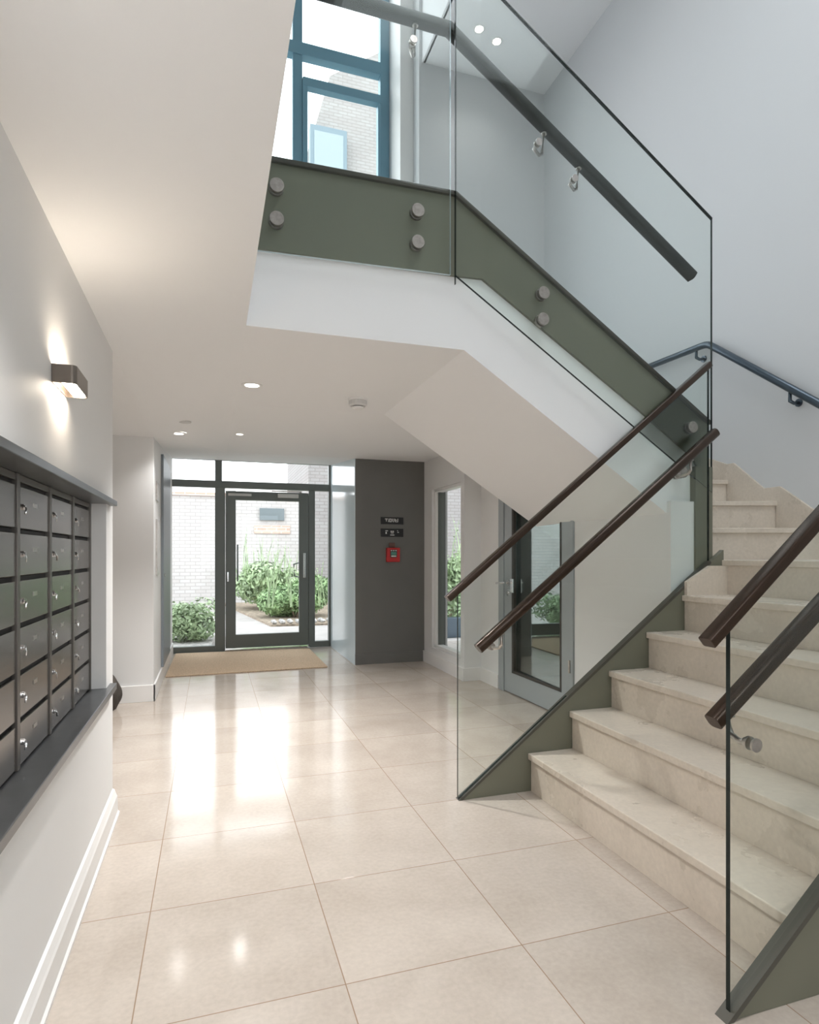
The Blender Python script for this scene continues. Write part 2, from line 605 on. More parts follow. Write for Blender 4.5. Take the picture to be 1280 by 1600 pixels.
# stairwell walls and upper storey
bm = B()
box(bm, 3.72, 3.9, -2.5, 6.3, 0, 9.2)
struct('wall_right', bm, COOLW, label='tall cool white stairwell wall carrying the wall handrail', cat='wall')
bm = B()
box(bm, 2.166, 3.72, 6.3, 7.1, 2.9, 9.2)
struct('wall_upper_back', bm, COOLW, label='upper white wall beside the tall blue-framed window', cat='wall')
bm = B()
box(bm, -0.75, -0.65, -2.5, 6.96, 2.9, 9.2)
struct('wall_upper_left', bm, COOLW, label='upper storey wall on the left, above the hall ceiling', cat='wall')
bm = B()
box(bm, -2.6, -0.35, -2.6, -2.5, 0, 9.2)
box(bm, 1.94, 3.9, -2.6, -2.5, 0, 9.2)
box(bm, -0.35, 1.94, -2.6, -2.5, 0, 0.7)
box(bm, -0.35, 1.94, -2.6, -2.5, 2.4, 9.2)
struct('wall_rear', bm, WHITE, label='wall behind the viewpoint', cat='wall')
bm = B()
# upper ceiling: slab with an opening added for light; taller bay in front of the window
for (xa, xb, ya, yb) in ((2.22, 3.72, 2.7, 6.3), (-0.65, 1.15, -2.5, 2.7), (3.45, 3.72, -2.5, 2.7), (1.15, 3.45, -2.5, -0.65)):
    box(bm, xa, xb, ya, yb, 6.60, 6.75)
box(bm, 1.15, 2.22, 2.66, 2.74, 6.60, 9.2)
box(bm, -0.65, 1.15, 2.66, 2.74, 6.60, 9.2)
box(bm, 2.20, 2.24, 2.74, 6.3, 6.60, 9.2)
box(bm, -0.65, 2.2, 2.7, 7.0, 9.1, 9.2)
struct('ceiling_upper', bm, CEIL, label='high white ceiling over the stairwell', cat='ceiling')
# half landing and closing walls round the stairwell (all painted)
bm = B()
box(bm, 2.71, 3.69, 4.41, 5.30, 1.62, 1.95)
box(bm, 2.60, 3.72, 5.30, 5.36, 0, 2.9)
struct('wall_half_landing', bm, COOLW, label='half landing and its end wall behind the upper flight', cat='wall')

# ------------------------------------------------------------------ entrance glazing
FY0, FY1 = 7.84, 7.92
w1 = sthing('window_1', 'dark grey framed entrance glazing with sidelights and transoms', 'window', (0.5, 7.88, 0))
bm = B()
for (a, b) in ((-0.512, -0.462), (1.455, 1.505)):
    box(bm, a, b, FY0, FY1, 0, 2.45)
struct('outer_jamb', bm, FRAME, w1, bev=0.003)
bm = B()
box(bm, 0.045, 0.165, FY0, FY1, 0, 2.02)
box(bm, 0.045, 0.128, FY0, FY1, 2.02, 2.45)
struct('mullion', bm, FRAME, w1, bev=0.003)
bm = B()
box(bm, 1.195, 1.275, FY0, FY1, 0, 2.02)
struct('mullion', bm, FRAME, w1, bev=0.003)
bm = B()
box(bm, -0.462, 1.455, FY0 - 0.005, FY1, 2.02, 2.105)
struct('transom_bar', bm, FRAME, w1, bev=0.003)
bm = B()
box(bm, -0.462, 0.045, FY0, FY1, 0, 0.075)
box(bm, 1.275, 1.455, FY0, FY1, 0, 0.075)
struct('bottom_rail', bm, FRAME, w1, bev=0.003)
bm = B()
box(bm, -0.462, 1.455, FY0, FY1, 2.36, 2.45)
struct('top_rail', bm, FRAME, w1, bev=0.003)
for (a, b, c, d) in ((-0.462, 0.045, 0.075, 2.02), (1.275, 1.455, 0.075, 2.02), (-0.462, 0.045, 2.105, 2.4), (0.128, 1.455, 2.105, 2.4)):
    bm = B()
    box(bm, a, b, 7.876, 7.884, c, d)
    struct('pane', bm, GCLEAR, w1)

d1 = sthing('door_1', 'dark framed glazed entrance door with a steel pull handle', 'door', (0.68, 7.86, 0))
bm = B()
DX0, DX1, DZ0, DZ1 = 0.17, 1.19, 0.035, 1.985
GX0, GX1, GZ0, GZ1 = 0.288, 1.075, 0.20, 1.875
for q in ((DX0, GX0, DZ0, DZ1), (GX1, DX1, DZ0, DZ1), (GX0, GX1, DZ0, GZ0), (GX0, GX1, GZ1, DZ1)):
    box(bm, q[0], q[1], 7.845, 7.905, q[2], q[3])
bmesh.ops.remove_doubles(bm, verts=bm.verts, dist=0.0005)
obj('leaf_frame', bm, FRAME, d1, bev=0.003)
bm = B()
box(bm, GX0, GX1, 7.872, 7.880, GZ0, GZ1)
obj('pane', bm, GCLEAR, d1)
bm = B()
box(bm, 0.16, 1.20, 7.80, 7.93, 0, 0.022, bev=0.003)
obj('threshold', bm, CHROME, d1)
# inner pull handle
h = obj('pull_handle', (lambda b: (box(b, 1.118, 1.150, 7.795, 7.803, 0.90, 1.215, bev=0.003), b)[1])(B()), CHROME, d1)
bm = B()
for z in (0.94, 1.175):
    cyl(bm, (1.134, 7.803, z), (0, 1, 0), 0.008, 0.045)
obj('handle_post', bm, CHROME, h)
bm = B()
sweep(bm, [(1.085, 7.906, 0.90), (1.085, 7.96, 0.90), (1.03, 7.975, 0.92), (1.02, 7.975, 1.07), (1.085, 7.96, 1.09), (1.085, 7.906, 1.09)], circ(0.009, 10))
obj('outer_handle', bm, FRAME, d1)
bm = B()
cyl(bm, (0.315, 7.91, 0.86), (0, 0, 1), 0.011, 0.46)
for z in (0.92, 1.26):
    cyl(bm, (0.315, 7.88, z), (0, 1, 0), 0.006, 0.03, 10)
obj('outer_upright_bar', bm, FRAME, d1)  # dark upright bar outside, at the left of the door glass
bm = B()
box(bm, 0.188, 0.206, 7.838, 7.846, 0.86, 0.98, bev=0.002)
cyl(bm, (0.197, 7.838, 0.90), (0, -1, 0), 0.007, 0.01, 12)
obj('lock_plate', bm, CHROME, d1)
bm = B()
box(bm, 0.20, 0.48, 7.835, 7.846, 1.925, 1.955, bev=0.002)
obj('closer_plate', bm, PLG, d1)
bm = B()
box(bm, 0.80, 1.06, 7.805, 7.846, 1.915, 1.965, bev=0.004)
obj('closer_body', bm, PLG, d1)
bm = B()
box(bm, 0.72, 1.10, 7.80, 7.84, 1.988, 2.005, bev=0.002)
obj('closer_arm', bm, CHROME, d1)

# narrow side window
w2 = sthing('window_2', 'tall narrow fixed window in the white side wall', 'window', (2.36, 5.8, 0))
bm = B()
fx0, fx1 = 2.31, 2.40
for q in ((WY0, WY0 + 0.03, WZ0, WZ1), (WY1 - 0.03, WY1, WZ0, WZ1), (WY0, WY1, WZ0, WZ0 + 0.03), (WY0, WY1, WZ1 - 0.03, WZ1)):
    box(bm, fx0, fx1, q[0], q[1], q[2], q[3])
obj('window_frame', bm, PLW, w2, bev=0.003)
bm = B()
for q in ((WY0 + 0.03, WY0 + 0.045, WZ0, WZ1), (WY1 - 0.045, WY1 - 0.03, WZ0, WZ1)):
    box(bm, fx0 + 0.03, fx1 + 0.02, q[0], q[1], q[2], q[3])
obj('inner_frame', bm, FRAME, w2)
bm = B()
box(bm, 2.352, 2.360, WY0 + 0.03, WY1 - 0.03, WZ0 + 0.03, WZ1 - 0.03)
obj('pane', bm, GCLEAR, w2)

# tall window on the upper floor
w3 = sthing('window_3', 'tall blue-grey framed window above the landing', 'window', (0.9, 6.96, 2.9))
bm = B()
for (a, b) in ((-0.65, -0.58), (0.875, 0.985), (1.90, 2.01)):
    box(bm, a, b, 6.93, 7.03, 2.9, 9.1)
obj('mullion', bm, FRAMEB, w3, bev=0.004)
bm = B()
for (a, b) in ((6.86, 7.00), (2.9, 3.0), (4.4, 4.5)):
    box(bm, -0.58, 1.90, 6.92, 7.03, a, b)
obj('transom_bar', bm, FRAMEB, w3, bev=0.004)
bm = B()
box(bm, 0.985, 1.90, 6.90, 6.99, 6.50, 6.60)
box(bm, 0.985, 1.04, 6.90, 6.99, 4.5, 6.50)
box(bm, 1.865, 1.90, 6.90, 6.99, 4.5, 6.50)
obj('opening_sash', bm, FRAMEB, w3, bev=0.004)
bm = B()
box(bm, -0.58, 1.90, 6.975, 6.983, 2.95, 9.1)
obj('pane', bm, GCLEAR, w3)
bm = B()
box(bm, 2.012, 2.166, 6.50, 7.03, 2.9, 9.1)
struct('wall_upper_reveal', bm, SKIRT, label='white reveal strip right of the tall blue-framed window', cat='wall')

# unseen rear window, added to fill the hall with sky light from behind
w4 = sthing('window_fill_rear', 'added rear window behind the viewpoint that fills the hall with light', 'window', (0.8, -2.55, 0.7))
bm = B()
for x in (-0.35, 0.77, 1.88):
    box(bm, x, x + 0.06, -2.59, -2.52, 0.7, 2.4)
for z in (0.7, 2.34):
    box(bm, -0.29, 1.88, -2.585, -2.525, z, z + 0.06)
obj('window_frame', bm, FRAME, w4)
bm = B()
box(bm, -0.3, 1.9, -2.558, -2.550, 0.72, 2.38)
obj('pane', bm, GCLEAR, w4)

# ------------------------------------------------------------------ inner glazed door under the stairs
d2 = sthing('door_2', 'pale grey framed glazed inner door below the upper flight', 'door', (2.47, 4.3, 0))
bm = B()
box(bm, 2.440, 2.50, D0, D0 + 0.035, 0, DZ)
box(bm, 2.440, 2.50, D1 - 0.10, D1, 0, DZ)
box(bm, 2.440, 2.50, D0 + 0.035, D1 - 0.10, DZ - 0.05, DZ)
obj('door_frame', bm, DOORF, d2, bev=0.003)
bm = B()
lf0, lf1 = D0 + 0.04, D1 - 0.105
g0, g1, gz0, gz1 = lf0 + 0.12, lf1 - 0.14, 0.185, 1.76
for q in ((lf0, g0, 0.01, DZ - 0.055), (g1, lf1, 0.01, DZ - 0.055), (g0, g1, 0.01, gz0), (g0, g1, gz1, DZ - 0.055)):
    box(bm, 2.448, 2.492, q[0], q[1], q[2], q[3])
bmesh.ops.remove_doubles(bm, verts=bm.verts, dist=0.0005)
obj('leaf_frame', bm, DOORF, d2, bev=0.002)
bm = B()
for q in ((g0, g0 + 0.02, gz0, gz1), (g1 - 0.03, g1, gz0, gz1), (g0, g1, gz0, gz0 + 0.018)):
    box(bm, 2.445, 2.472, q[0], q[1], q[2], q[3])
obj('glazing_bead', bm, SEAL, d2)
bm = B()
prism(bm, [(2.456, g0 + 0.01), (2.464, g0 + 0.01), (2.489, g1 - 0.01), (2.481, g1 - 0.01)], 'Z', gz0, gz1)
obj('pane', bm, GMIRR, d2)
bm = B()
yh = g1 + 0.06
cyl(bm, (2.448, yh, 0.955), (-1, 0, 0), 0.025, 0.008)
sweep(bm, [(2.44, yh, 0.955), (2.395, yh, 0.955), (2.388, yh + 0.01, 0.953), (2.388, yh + 0.12, 0.945)], circ(0.009, 10))
obj('lever_handle', bm, CHROME, d2)
bm = B()
box(bm, 2.436, 2.449, g1 - 0.035, g1 + 0.015, 0.87, 0.99, bev=0.003)
box(bm, 2.440, 2.449, g1 + 0.035, g1 + 0.085, 0.84, 0.90, bev=0.002)
cyl(bm, (2.44, g1 + 0.06, 0.87), (-1, 0, 0), 0.012, 0.01, 14)
obj('lock_cylinder', bm, CHROME, d2)
bm = B()
for z in (0.35, 1.7):
    cyl(bm, (2.434, lf0 - 0.002, z), (0, 0, 1), 0.008, 0.09, 12)
obj('hinge', bm, STEEL, d2)

# ------------------------------------------------------------------ staircase
RZ = 0.1945
SY0, SY1 = 1.262, 2.737
st = thing('staircase', 'cream limestone staircase rising right from the hall floor', 'staircase', (2.2, 2.0, 0))
xr = [1.541, 1.781, 2.021, 2.260, 2.500, 2.785]
TT = 0.032
NO = 0.018


def tread(poly, z):
    bm = B()
    prism(bm, poly, 'Z', z - TT, z)
    return obj('tread', bm, STONE, st, bev=0.004)


for i in range(5):
    z = RZ * (i + 1)
    bm = B()
    box(bm, xr[i], xr[i] + 0.03, SY0, SY1, RZ * i, z - TT)
    obj('riser', bm, STONE, st, bev=0.001)
    x1 = xr[i + 1] + 0.03
    tread([(xr[i] - NO, SY0), (x1, SY0), (x1, SY1), (xr[i] - NO, SY1)], z)
# riser 6 and the turning steps
Z6, Z7, Z8, Z9, Z10 = 1.167, 1.362, 1.565, 1.760, 1.950


def rline(y0, y1):
    return (2.785, y0), (3.72, y1)


R7, R8, R9, R10 = rline(3.05, 2.745), rline(3.50, 3.20), rline(3.92, 3.62), rline(4.30, 4.05)
bm = B()
box(bm, 2.785, 2.815, SY0, SY1 + 0.33, Z6 - RZ, Z6 - TT)
obj('riser', bm, STONE, st, bev=0.001)
tread([(2.785 - NO, SY0), (3.72, SY0), (3.72, R7[1][1] + 0.03), (2.785 - NO, R7[0][1] + 0.03)], Z6)
for (a, b), (c, d), z0, z1 in ((R7, R8, Z6, Z7), (R8, R9, Z7, Z8), (R9, R10, Z8, Z9), (R10, ((2.785, 4.40), (3.72, 4.40)), Z9, Z10)):
    bm = B()
    prism(bm, [a, b, (b[0], b[1] + 0.03), (a[0], a[1] + 0.03)], 'Z', z0, z1 - TT)
    obj('riser', bm, STONE, st, bev=0.001)
    tread([(a[0] - 0.0, a[1] - NO), (b[0], b[1] - NO), (d[0], d[1] + 0.03), (c[0], c[1] + 0.03)], z1)
# stone upstand closing the inner corner of the turn
bm = B()
prism(bm, [(2.50, 5 * RZ), (2.785, 5 * RZ), (2.785, Z6 - TT), (2.66, Z6 - TT), (2.50, 5 * RZ + 0.075)], 'Y', SY1 - 0.02, SY1)
obj('upstand', bm, STONE, st)
# stone skirting against the stairwell wall
bm = B()
prism(bm, [(1.26, Z6), (2.745, Z6), (2.745, Z7 - TT), (2.76, Z7), (3.20, Z7), (3.20, Z8), (3.62, Z8), (3.62, Z9), (4.05, Z9), (4.05, Z10), (4.35, Z10),
           (4.35, Z10 + 0.09), (4.02, Z10 + 0.09), (3.62, Z9 + 0.12), (3.56, Z9 + 0.12), (3.30, Z8 + 0.10), (3.17, Z8 + 0.10), (2.78, Z7 + 0.02), (2.62, Z6 + 0.10), (1.26, Z6 + 0.10)], 'X', 3.700, 3.719)
obj('stair_skirting', bm, STONE, st, bev=0.002)

# painted solid body below the steps
bm = B()
poly = [(1.60, 0.0)]
for i in range(5):
    poly += [(xr[i] + 0.03, 0.001 if i == 0 else RZ * i - TT), (xr[i] + 0.03, RZ * (i + 1) - TT)]
poly[0] = (xr[0] + 0.03, 0)
poly = [(xr[0] + 0.031, 0.001)]
for i in range(5):
    poly += [(xr[i] + 0.031, RZ * (i + 1) - TT - 0.001)]
    if i < 4:
        poly += [(xr[i + 1] + 0.031, RZ * (i + 1) - TT - 0.001)]
poly += [(2.78, 5 * RZ - TT - 0.001), (2.78, 0.001)]
prism(bm, poly, 'Y', SY0 + 0.01, SY1 - 0.01)
prism(bm, [(2.82, SY0 + 0.01), (3.715, SY0 + 0.01), (3.715, 2.78), (2.82, 3.07)], 'Z', 0.001, Z6 - TT - 0.001)
obj('stair_body', bm, OLIVE, st)

# stringers
bm = B()
SL = 0.757
prism(bm, [(1.147, 0.0), (1.19, 0.0), (2.78, 0.0), (2.78, 1.225), (2.68, 1.150)], 'Y', 2.740, 2.772)
obj('stringer', bm, OLIVE, st, bev=0.002)
bm = B()
prism(bm, [(1.145, 0.0), (1.165, 0.0), (2.690, 1.151), (2.680, 1.163)], 'Y', 2.737, 2.776)
obj('stringer_cap', bm, OLIVED, st)
bm = B()
prism(bm, [(1.275, 0.0), (3.3, 0.0), (3.3, 1.105), (2.60, 1.105)], 'Y', 1.228, 1.258)
obj('stringer', bm, OLIVE, st, bev=0.002)
bm = B()
k = (0.269 - 0.0) / (1.589 - 1.262)
prism(bm, [(1.250, 0.0), (1.274, 0.0), (2.60, 1.106), (2.60, 1.128)], 'Y', 1.222, 1.262)
obj('stringer_cap', bm, OLIVED, st)

# post below the upper flight
bm = B()
box(bm, 2.615, 2.735, 2.776, 2.90, 0, 1.70)
struct('trim_2', bm, OLIVE, label='olive grey post under the foot of the upper flight', cat='post')

# upper flight body
bm = B()
SO = [(0.149, 2.2265), (1.208, 2.2265), (2.61, 1.331), (2.70, 1.331), (2.70, 1.95)]
up = [(2.38, 1.95), (2.38, 2.14), (2.08, 2.14), (2.08, 2.33), (1.79, 2.33), (1.79, 2.52), (1.50, 2.52), (1.50, 2.71), (1.21, 2.71), (1.21, 2.9), (0.149, 2.9)]
prism(bm, SO + up, 'Y', 2.82, 4.30)
struct('ceiling_stair_soffit', bm, CEIL, label='white plastered underside and side of the upper flight', cat='ceiling')

fa = thing('stair_fascia', 'olive grey fascia board along the landing and upper flight', 'fascia board', (1.4, 2.81, 1.7))
bm = B()
prism(bm, [(0.05, 2.975), (1.15, 2.985), (1.15, 2.585), (0.05, 2.57)], 'Y', 2.803, 2.8195)
obj('landing_board', bm, OLIVE, fa)
bm = B()
prism(bm, [(1.152, 2.985), (2.735, 1.950), (2.735, 1.58), (2.62, 1.755), (2.265, 1.99), (1.303, 2.590), (1.152, 2.585)], 'Y', 2.803, 2.8195)
obj('flight_board', bm, OLIVE, fa)
bm = B()
sweep(bm, [(0.10, 2.803, 2.977), (1.153, 2.803, 2.987), (2.735, 2.803, 1.955)], rrect(0.036, 0.022, 0.003, 2))
obj('edge_strip', bm, OLIVED, fa)

# ------------------------------------------------------------------ glass balustrades
def balustrade(name, label, poly, y, loc, edge=GEDGE):
    t = thing(name, label, 'glass balustrade', loc)
    bm = B()
    prism(bm, poly, 'Y', y - 0.007, y + 0.007, 0, 1)
    obj('glass_panel', bm, [GLASS, edge], t)
    return t


def rail(name, parent, pts, y, w, h_, r, mat):
    bm = B()
    sweep(bm, [(x, y, z) for x, z in pts], rrect(w, h_, r, 4))
    return obj(name, bm, mat, parent, bev=0.0015)


def bracket(parent, x, z, yg, yr, zr, side=1, mat=CHROME, n='rail_bracket', dx=0.012):
    """disc clamped to the glass at (x,yg,z), arm out to yr and up to the rail underside zr"""
    bm = B()
    s = 1 if yr > yg else -1
    cyl(bm, (x, yg, z), (0, s, 0), 0.018, 0.008)
    cyl(bm, (x, yg + s * 0.008, z), (0, s, 0), 0.012, 0.010)
    sweep(bm, [(x, yg + s * 0.012, z), (x, yg + s * 0.035, z - 0.004), (x + dx * 0.6, yr - s * 0.012, z + 0.004), (x + dx * 0.85, yr, z + 0.022), (x + dx, yr, zr + 0.004)], circ(0.0085, 10))
    cyl(bm, (x + dx, yr, zr - 0.002), (0, 0, 1), 0.015, 0.006)
    o = obj(n, bm, mat, parent, smooth=False)
    bm2 = B()
    cyl(bm2, (x, yg - s * 0.015 - s * 0.006, z), (0, s, 0), 0.018, 0.006)
    obj('clamp_disc', bm2, mat, o)
    return o


# far side, lower flight
b1 = balustrade('glass_balustrade', 'clear glass balustrade on the far side of the lower flight', [(1.147, 0.005), (2.683, 1.160), (2.683, 2.262), (1.147, 1.015)], 2.756, (1.9, 2.756, 0.6))
rail('cap_rail', b1, [(1.093, 0.982), (2.690, 2.278)], 2.756, 0.042, 0.034, 0.007, BRONZE)
r1 = thing('handrail', 'round-edged bronze handrail inside the far lower glass, left of the steps', 'handrail', (1.9, 2.67, 1.3))
rail('rail', r1, [(1.212, 0.748), (2.640, 1.872)], 2.66, 0.052, 0.050, 0.018, BRONZE)
sl1 = (1.872 - 0.748) / (2.640 - 1.212)
for x in (1.325, 2.46):
    bracket(r1, x, 0.748 + (x - 1.212) * sl1 - 0.095, 2.748, 2.66, 0.748 + (x + 0.01 - 1.212) * sl1 - 0.030, mat=STEEL)

# near side, lower flight
b2 = balustrade('glass_balustrade', 'clear glass balustrade on the near side of the lower flight, cut by the right edge', [(1.272, 0.004), (2.60, 1.125), (2.60, 2.135), (1.272, 1.018)], 1.240, (1.9, 1.24, 0.6))
rail('cap_rail', b2, [(1.203, 0.974), (2.62, 2.170)], 1.24, 0.042, 0.032, 0.006, BRONZE)
r2 = thing('handrail', 'thick bronze handrail inside the near glass, over the lowest steps', 'handrail', (1.9, 1.33, 1.3))
rail('rail', r2, [(1.312, 0.738), (2.60, 1.745)], 1.33, 0.046, 0.046, 0.014, BRONZE)
sl2 = (1.745 - .738) / (2.60 - 1.312)
for x in (1.385, 2.3):
    bracket(r2, x - 0.03, .738 + (x - 1.312) * sl2 - 0.095, 1.248, 1.33, .738 + (x - 0.02 - 1.312) * sl2 - 0.027, mat=STEEL)

# upper flight and landing glass
YU = 2.780
b3 = balustrade('glass_balustrade', 'clear glass balustrade on the landing in front of the tall window', [(0.10, 2.548), (1.118, 2.572), (1.118, 4.06), (0.10, 4.06)], YU, (0.6, YU, 2.6), edge=GEDGEW)
b4 = balustrade('glass_balustrade', 'clear sloping glass balustrade along the upper flight', [(1.146, 2.573), (2.730, 1.553), (2.730, 3.122), (1.146, 4.178)], YU, (1.9, YU, 2.2))
bm = B()
sweep(bm, [(1.146, YU, 4.180), (2.731, YU, 3.124)], rrect(0.014, 0.010, 0.002, 2))
obj('edge_trim', bm, GEDGE, b4)
bm = B()
box(bm, 1.1425, 1.1455, YU - 0.006, YU + 0.006, 2.53, 4.178)
obj('edge_trim', bm, GEDGE, b4)
r3 = thing('handrail', 'dark angled handrail behind the upper glass, bending at the landing', 'handrail', (1.9, 2.88, 3.3))
rail('rail', r3, [(0.12, 3.875), (1.148, 3.872), (2.690, 2.828)], 2.88, 0.058, 0.055, 0.014, CHARR)
bracket(r3, 0.925, 3.672, YU + 0.006, 2.88, 3.842, mat=STEEL, dx=0.045)
for x in (1.640, 1.855):
    zz = 3.872 - (x - 1.148) * 0.677
    bracket(r3, x - 0.035, zz - 0.215, YU + 0.006, 2.88, zz - 0.082, mat=STEEL, dx=0.095)


def standoff(x, z, label):
    t = thing('glass_standoff', label, 'glass fixing', (x, YU, z), 'round steel fixings of the upper glass')
    bm = B()
    cyl(bm, (x, YU - 0.007, z), (0, -1, 0), 0.032, 0.012, 36)
    o = obj('fixing_cap', bm, SATIN, t, bev=0.0015)
    bm = B()
    cyl(bm, (x, YU + 0.0062, z), (0, 1, 0), 0.032, 0.0165, 36)
    obj('spacer', bm, SATIN, t, bev=0.0015)


for x, z, l in ((0.279, 2.849, 'upper round steel fixing at the left end of the landing board'),
                (0.279, 2.700, 'lower round steel fixing at the left end of the landing board'),
                (0.946, 2.854, 'upper round steel fixing near the right end of the landing board'),
                (0.946, 2.702, 'lower round steel fixing near the right end of the landing board'),
                (1.632, 2.549, 'upper round steel fixing midway along the sloping board'),
                (1.629, 2.413, 'lower round steel fixing midway along the sloping board'),
                (2.585, 1.918, 'upper round steel fixing at the foot of the sloping board'),
                (2.519, 1.660, 'lower round steel fixing at the foot of the sloping board, behind the bronze handrail')):
    standoff(x, z, l)

# wall handrail
r4 = thing('handrail', 'slate blue wall handrail on the right stairwell wall', 'handrail', (3.68, 3.5, 2.4))
bm = B()
pts = [(3.655, 2.82, 2.128), (3.655, 3.72, 2.800), (3.655, 3.75, 2.818), (3.655, 3.78, 2.828), (3.655, 3.82, 2.832), (3.655, 5.0, 2.860)]
sweep(bm, pts, circ(0.026, 18))
obj('rail', bm, SLATE, r4, bev=0.004)
for y, z in ((3.04, 2.292), (3.86, 2.833)):
    bm = B()
    cyl(bm, (3.719, y, z - 0.085), (-1, 0, 0), 0.026, 0.010)
    sweep(bm, [(3.71, y, z - 0.085), (3.675, y, z - 0.092), (3.652, y + 0.012, z - 0.075), (3.655, y + 0.014, z - 0.018)], circ(0.011, 10))
    obj('wall_bracket', bm, SLATE, r4)

# ------------------------------------------------------------------ mailboxes
XM = -0.494
led = thing('mailbox_surround', 'dark metal canopy and sill framing the wall of mailboxes', 'mailbox surround', (-0.46, 2.2, 0.6))
bm = B()
box(bm, -0.600, -0.405, 1.15, 3.035, 1.418, 1.441, bev=0.002)
obj('canopy', bm, LEDGE, led)
bm = B()
box(bm, -0.600, -0.405, 1.15, 3.02, 0.592, 0.620, bev=0.002)
obj('sill', bm, LEDGE, led)
cols = [1.53, 1.875, 2.220, 2.565, 2.910]
bm = B()
for y in cols:
    a, b = y - 0.012, y + 0.012
    b = min(b, 2.9095)
    box(bm, -0.598, XM + 0.004, a, b, 0.621, 1.417)
box(bm, -0.598, XM - 0.001, 1.2005, 2.9095, 1.398, 1.417)
box(bm, -0.598, XM - 0.002, 1.2005, 1.518, 0.621, 1.398)
obj('divider_frame', bm, MFRAME, led, bev=0.001)
ROWN = ['top row', 'second row down', 'third row down', 'fourth row down', 'fifth row down', 'bottom row']
COLN = ['cut by the left edge of the photo', 'second column from the left edge', 'third column from the left edge', 'rightmost column beside the wall end']
rh = (1.398 - 0.624) / 6


def mailbox(ci, ri):
    y0, y1 = cols[ci] + 0.0135, cols[ci + 1] - 0.0135
    z1 = 1.397 - ri * rh
    z0 = z1 - rh + 0.002
    t = thing('mailbox', 'brushed metal mailbox in the %s, %s' % (ROWN[ri], COLN[ci]), 'mailbox', (XM, (y0 + y1) / 2, z0), 'wall of brushed metal mailboxes')
    bm = B()
    box(bm, -0.596, XM - 0.010, y0, y1, z0, z1)
    obj('body', bm, BLACK, t)
    bm = B()
    box(bm, XM - 0.009, XM, y0 + 0.002, y1 - 0.002, z0 + 0.001, z1 - 0.012, bev=0.0012)
    d = obj('door', bm, MBOX, t)
    # slight individual tilt of the door so that the row does not read as one sheet
    yl = y0 + 0.030
    zl = (z0 + z1) / 2 - 0.004
    bm = B()
    cyl(bm, (XM, yl, zl), (1, 0, 0), 0.0085, 0.006, 16)
    cyl(bm, (XM + 0.006, yl, zl), (1, 0, 0), 0.0055, 0.003, 16)
    a = random.uniform(-0.5, 0.5)
    q = Vector((0, math.sin(a), -math.cos(a)))
    sweep(bm, [(XM + 0.008, yl, zl), (XM + 0.011, yl + q.y * 0.008, zl + q.z * 0.008), (XM + 0.010, yl + q.y * 0.022, zl + q.z * 0.022)], rrect(0.006, 0.0022, 0.001, 2))
    obj('lock', bm, CHROME, d)
    bm = B()
    box(bm, XM, XM + 0.0015, y0 + 0.14, y0 + 0.18, z0 + 0.066, z0 + 0.078, bev=0.0004)
    obj('name_plate', bm, STEEL, d)
    bm = B()
    cyl(bm, (XM - 0.004, y1 - 0.012, z0 + 0.02), (0, 0, 1), 0.0045, rh - 0.055, 10)
    obj('hinge', bm, MFRAME, t)


for ci in range(4):
    for ri in range(6):
        mailbox(ci, ri)

# ------------------------------------------------------------------ wall lamp
lam = thing('wall_lamp', 'bronze box wall lamp glowing up and down above the mailboxes', 'wall lamp', (-0.40, 2.05, 1.70))
LX0, LX1, LY0, LY1, LZ0, LZ1 = -0.431, -0.368, 1.957, 2.140, 1.690, 1.743
bm = B()
pts = []
rr = 0.014
cx0, cx1 = LX0, LX1
outer = [(cx0, LY0), (cx1 - rr, LY0)] + [(cx1 - rr + rr * math.sin(a), LY0 + rr - rr * math.cos(a)) for a in (math.pi / 8 * k for k in range(1, 4))] + [(cx1, LY0 + rr), (cx1, LY1 - rr)] + \
        [(cx1 - rr + rr * math.cos(a), LY1 - rr + rr * math.sin(a)) for a in (math.pi / 8 * k for k in range(1, 4))] + [(cx1 - rr, LY1), (cx0, LY1)]
cxm, cym = (cx0 + cx1) / 2, (LY0 + LY1) / 2
inner = [(cxm + (x - cxm) * 0.90, cym + (y - cym) * 0.965) for x, y in outer]
n = len(outer)
ring = [[bm.verts.new((x, y, z)) for x, y in pl] for pl, z in ((outer, LZ0), (outer, LZ1), (inner, LZ1), (inner, LZ0))]
for a in range(4):
    A, Bq = ring[a], ring[(a + 1) % 4]
    for j in range(n):
        bm.faces.new((A[j], A[(j + 1) % n], Bq[(j + 1) % n], Bq[j]))
obj('housing', bm, LAMPB, lam, bev=0.0006)
bm = B()
box(bm, LX0 + 0.004, LX1 - 0.004, LY0 + 0.004, LY1 - 0.004, LZ0 + 0.022, LZ0 + 0.030)
obj('inner_plate', bm, LAMPB, lam)
bm = B()
box(bm, LX0 + 0.020, LX1 - 0.007, LY0 + 0.010, LY1 - 0.012, LZ0 + 0.005, LZ0 + 0.010, bev=0.001)
obj('diffuser', bm, EMIT, lam)
bm = B()
box(bm, LX0 + 0.012, LX1 - 0.010, LY0 + 0.012, LY1 - 0.012, LZ1 - 0.012, LZ1 - 0.008)
obj('diffuser', bm, EMIT, lam)


# ------------------------------------------------------------------ ceiling fittings
def ceil_z(x, y):
    # same bilinear surface as the ceiling mesh
    xs = [-0.432, 0.149, 2.5]
    i = 0 if x < 0.149 else 1
    j = max(k for k in range(4) if YS[k] <= y)
    u = (x - xs[i]) / (xs[i + 1] - xs[i])
    v = (y - YS[j]) / (YS[j + 1] - YS[j])
    a, b = zt[xs[i]], zt[xs[i + 1]]
    return (a[j] * (1 - u) + b[j] * u) * (1 - v) + (a[j + 1] * (1 - u) + b[j + 1] * u) * v


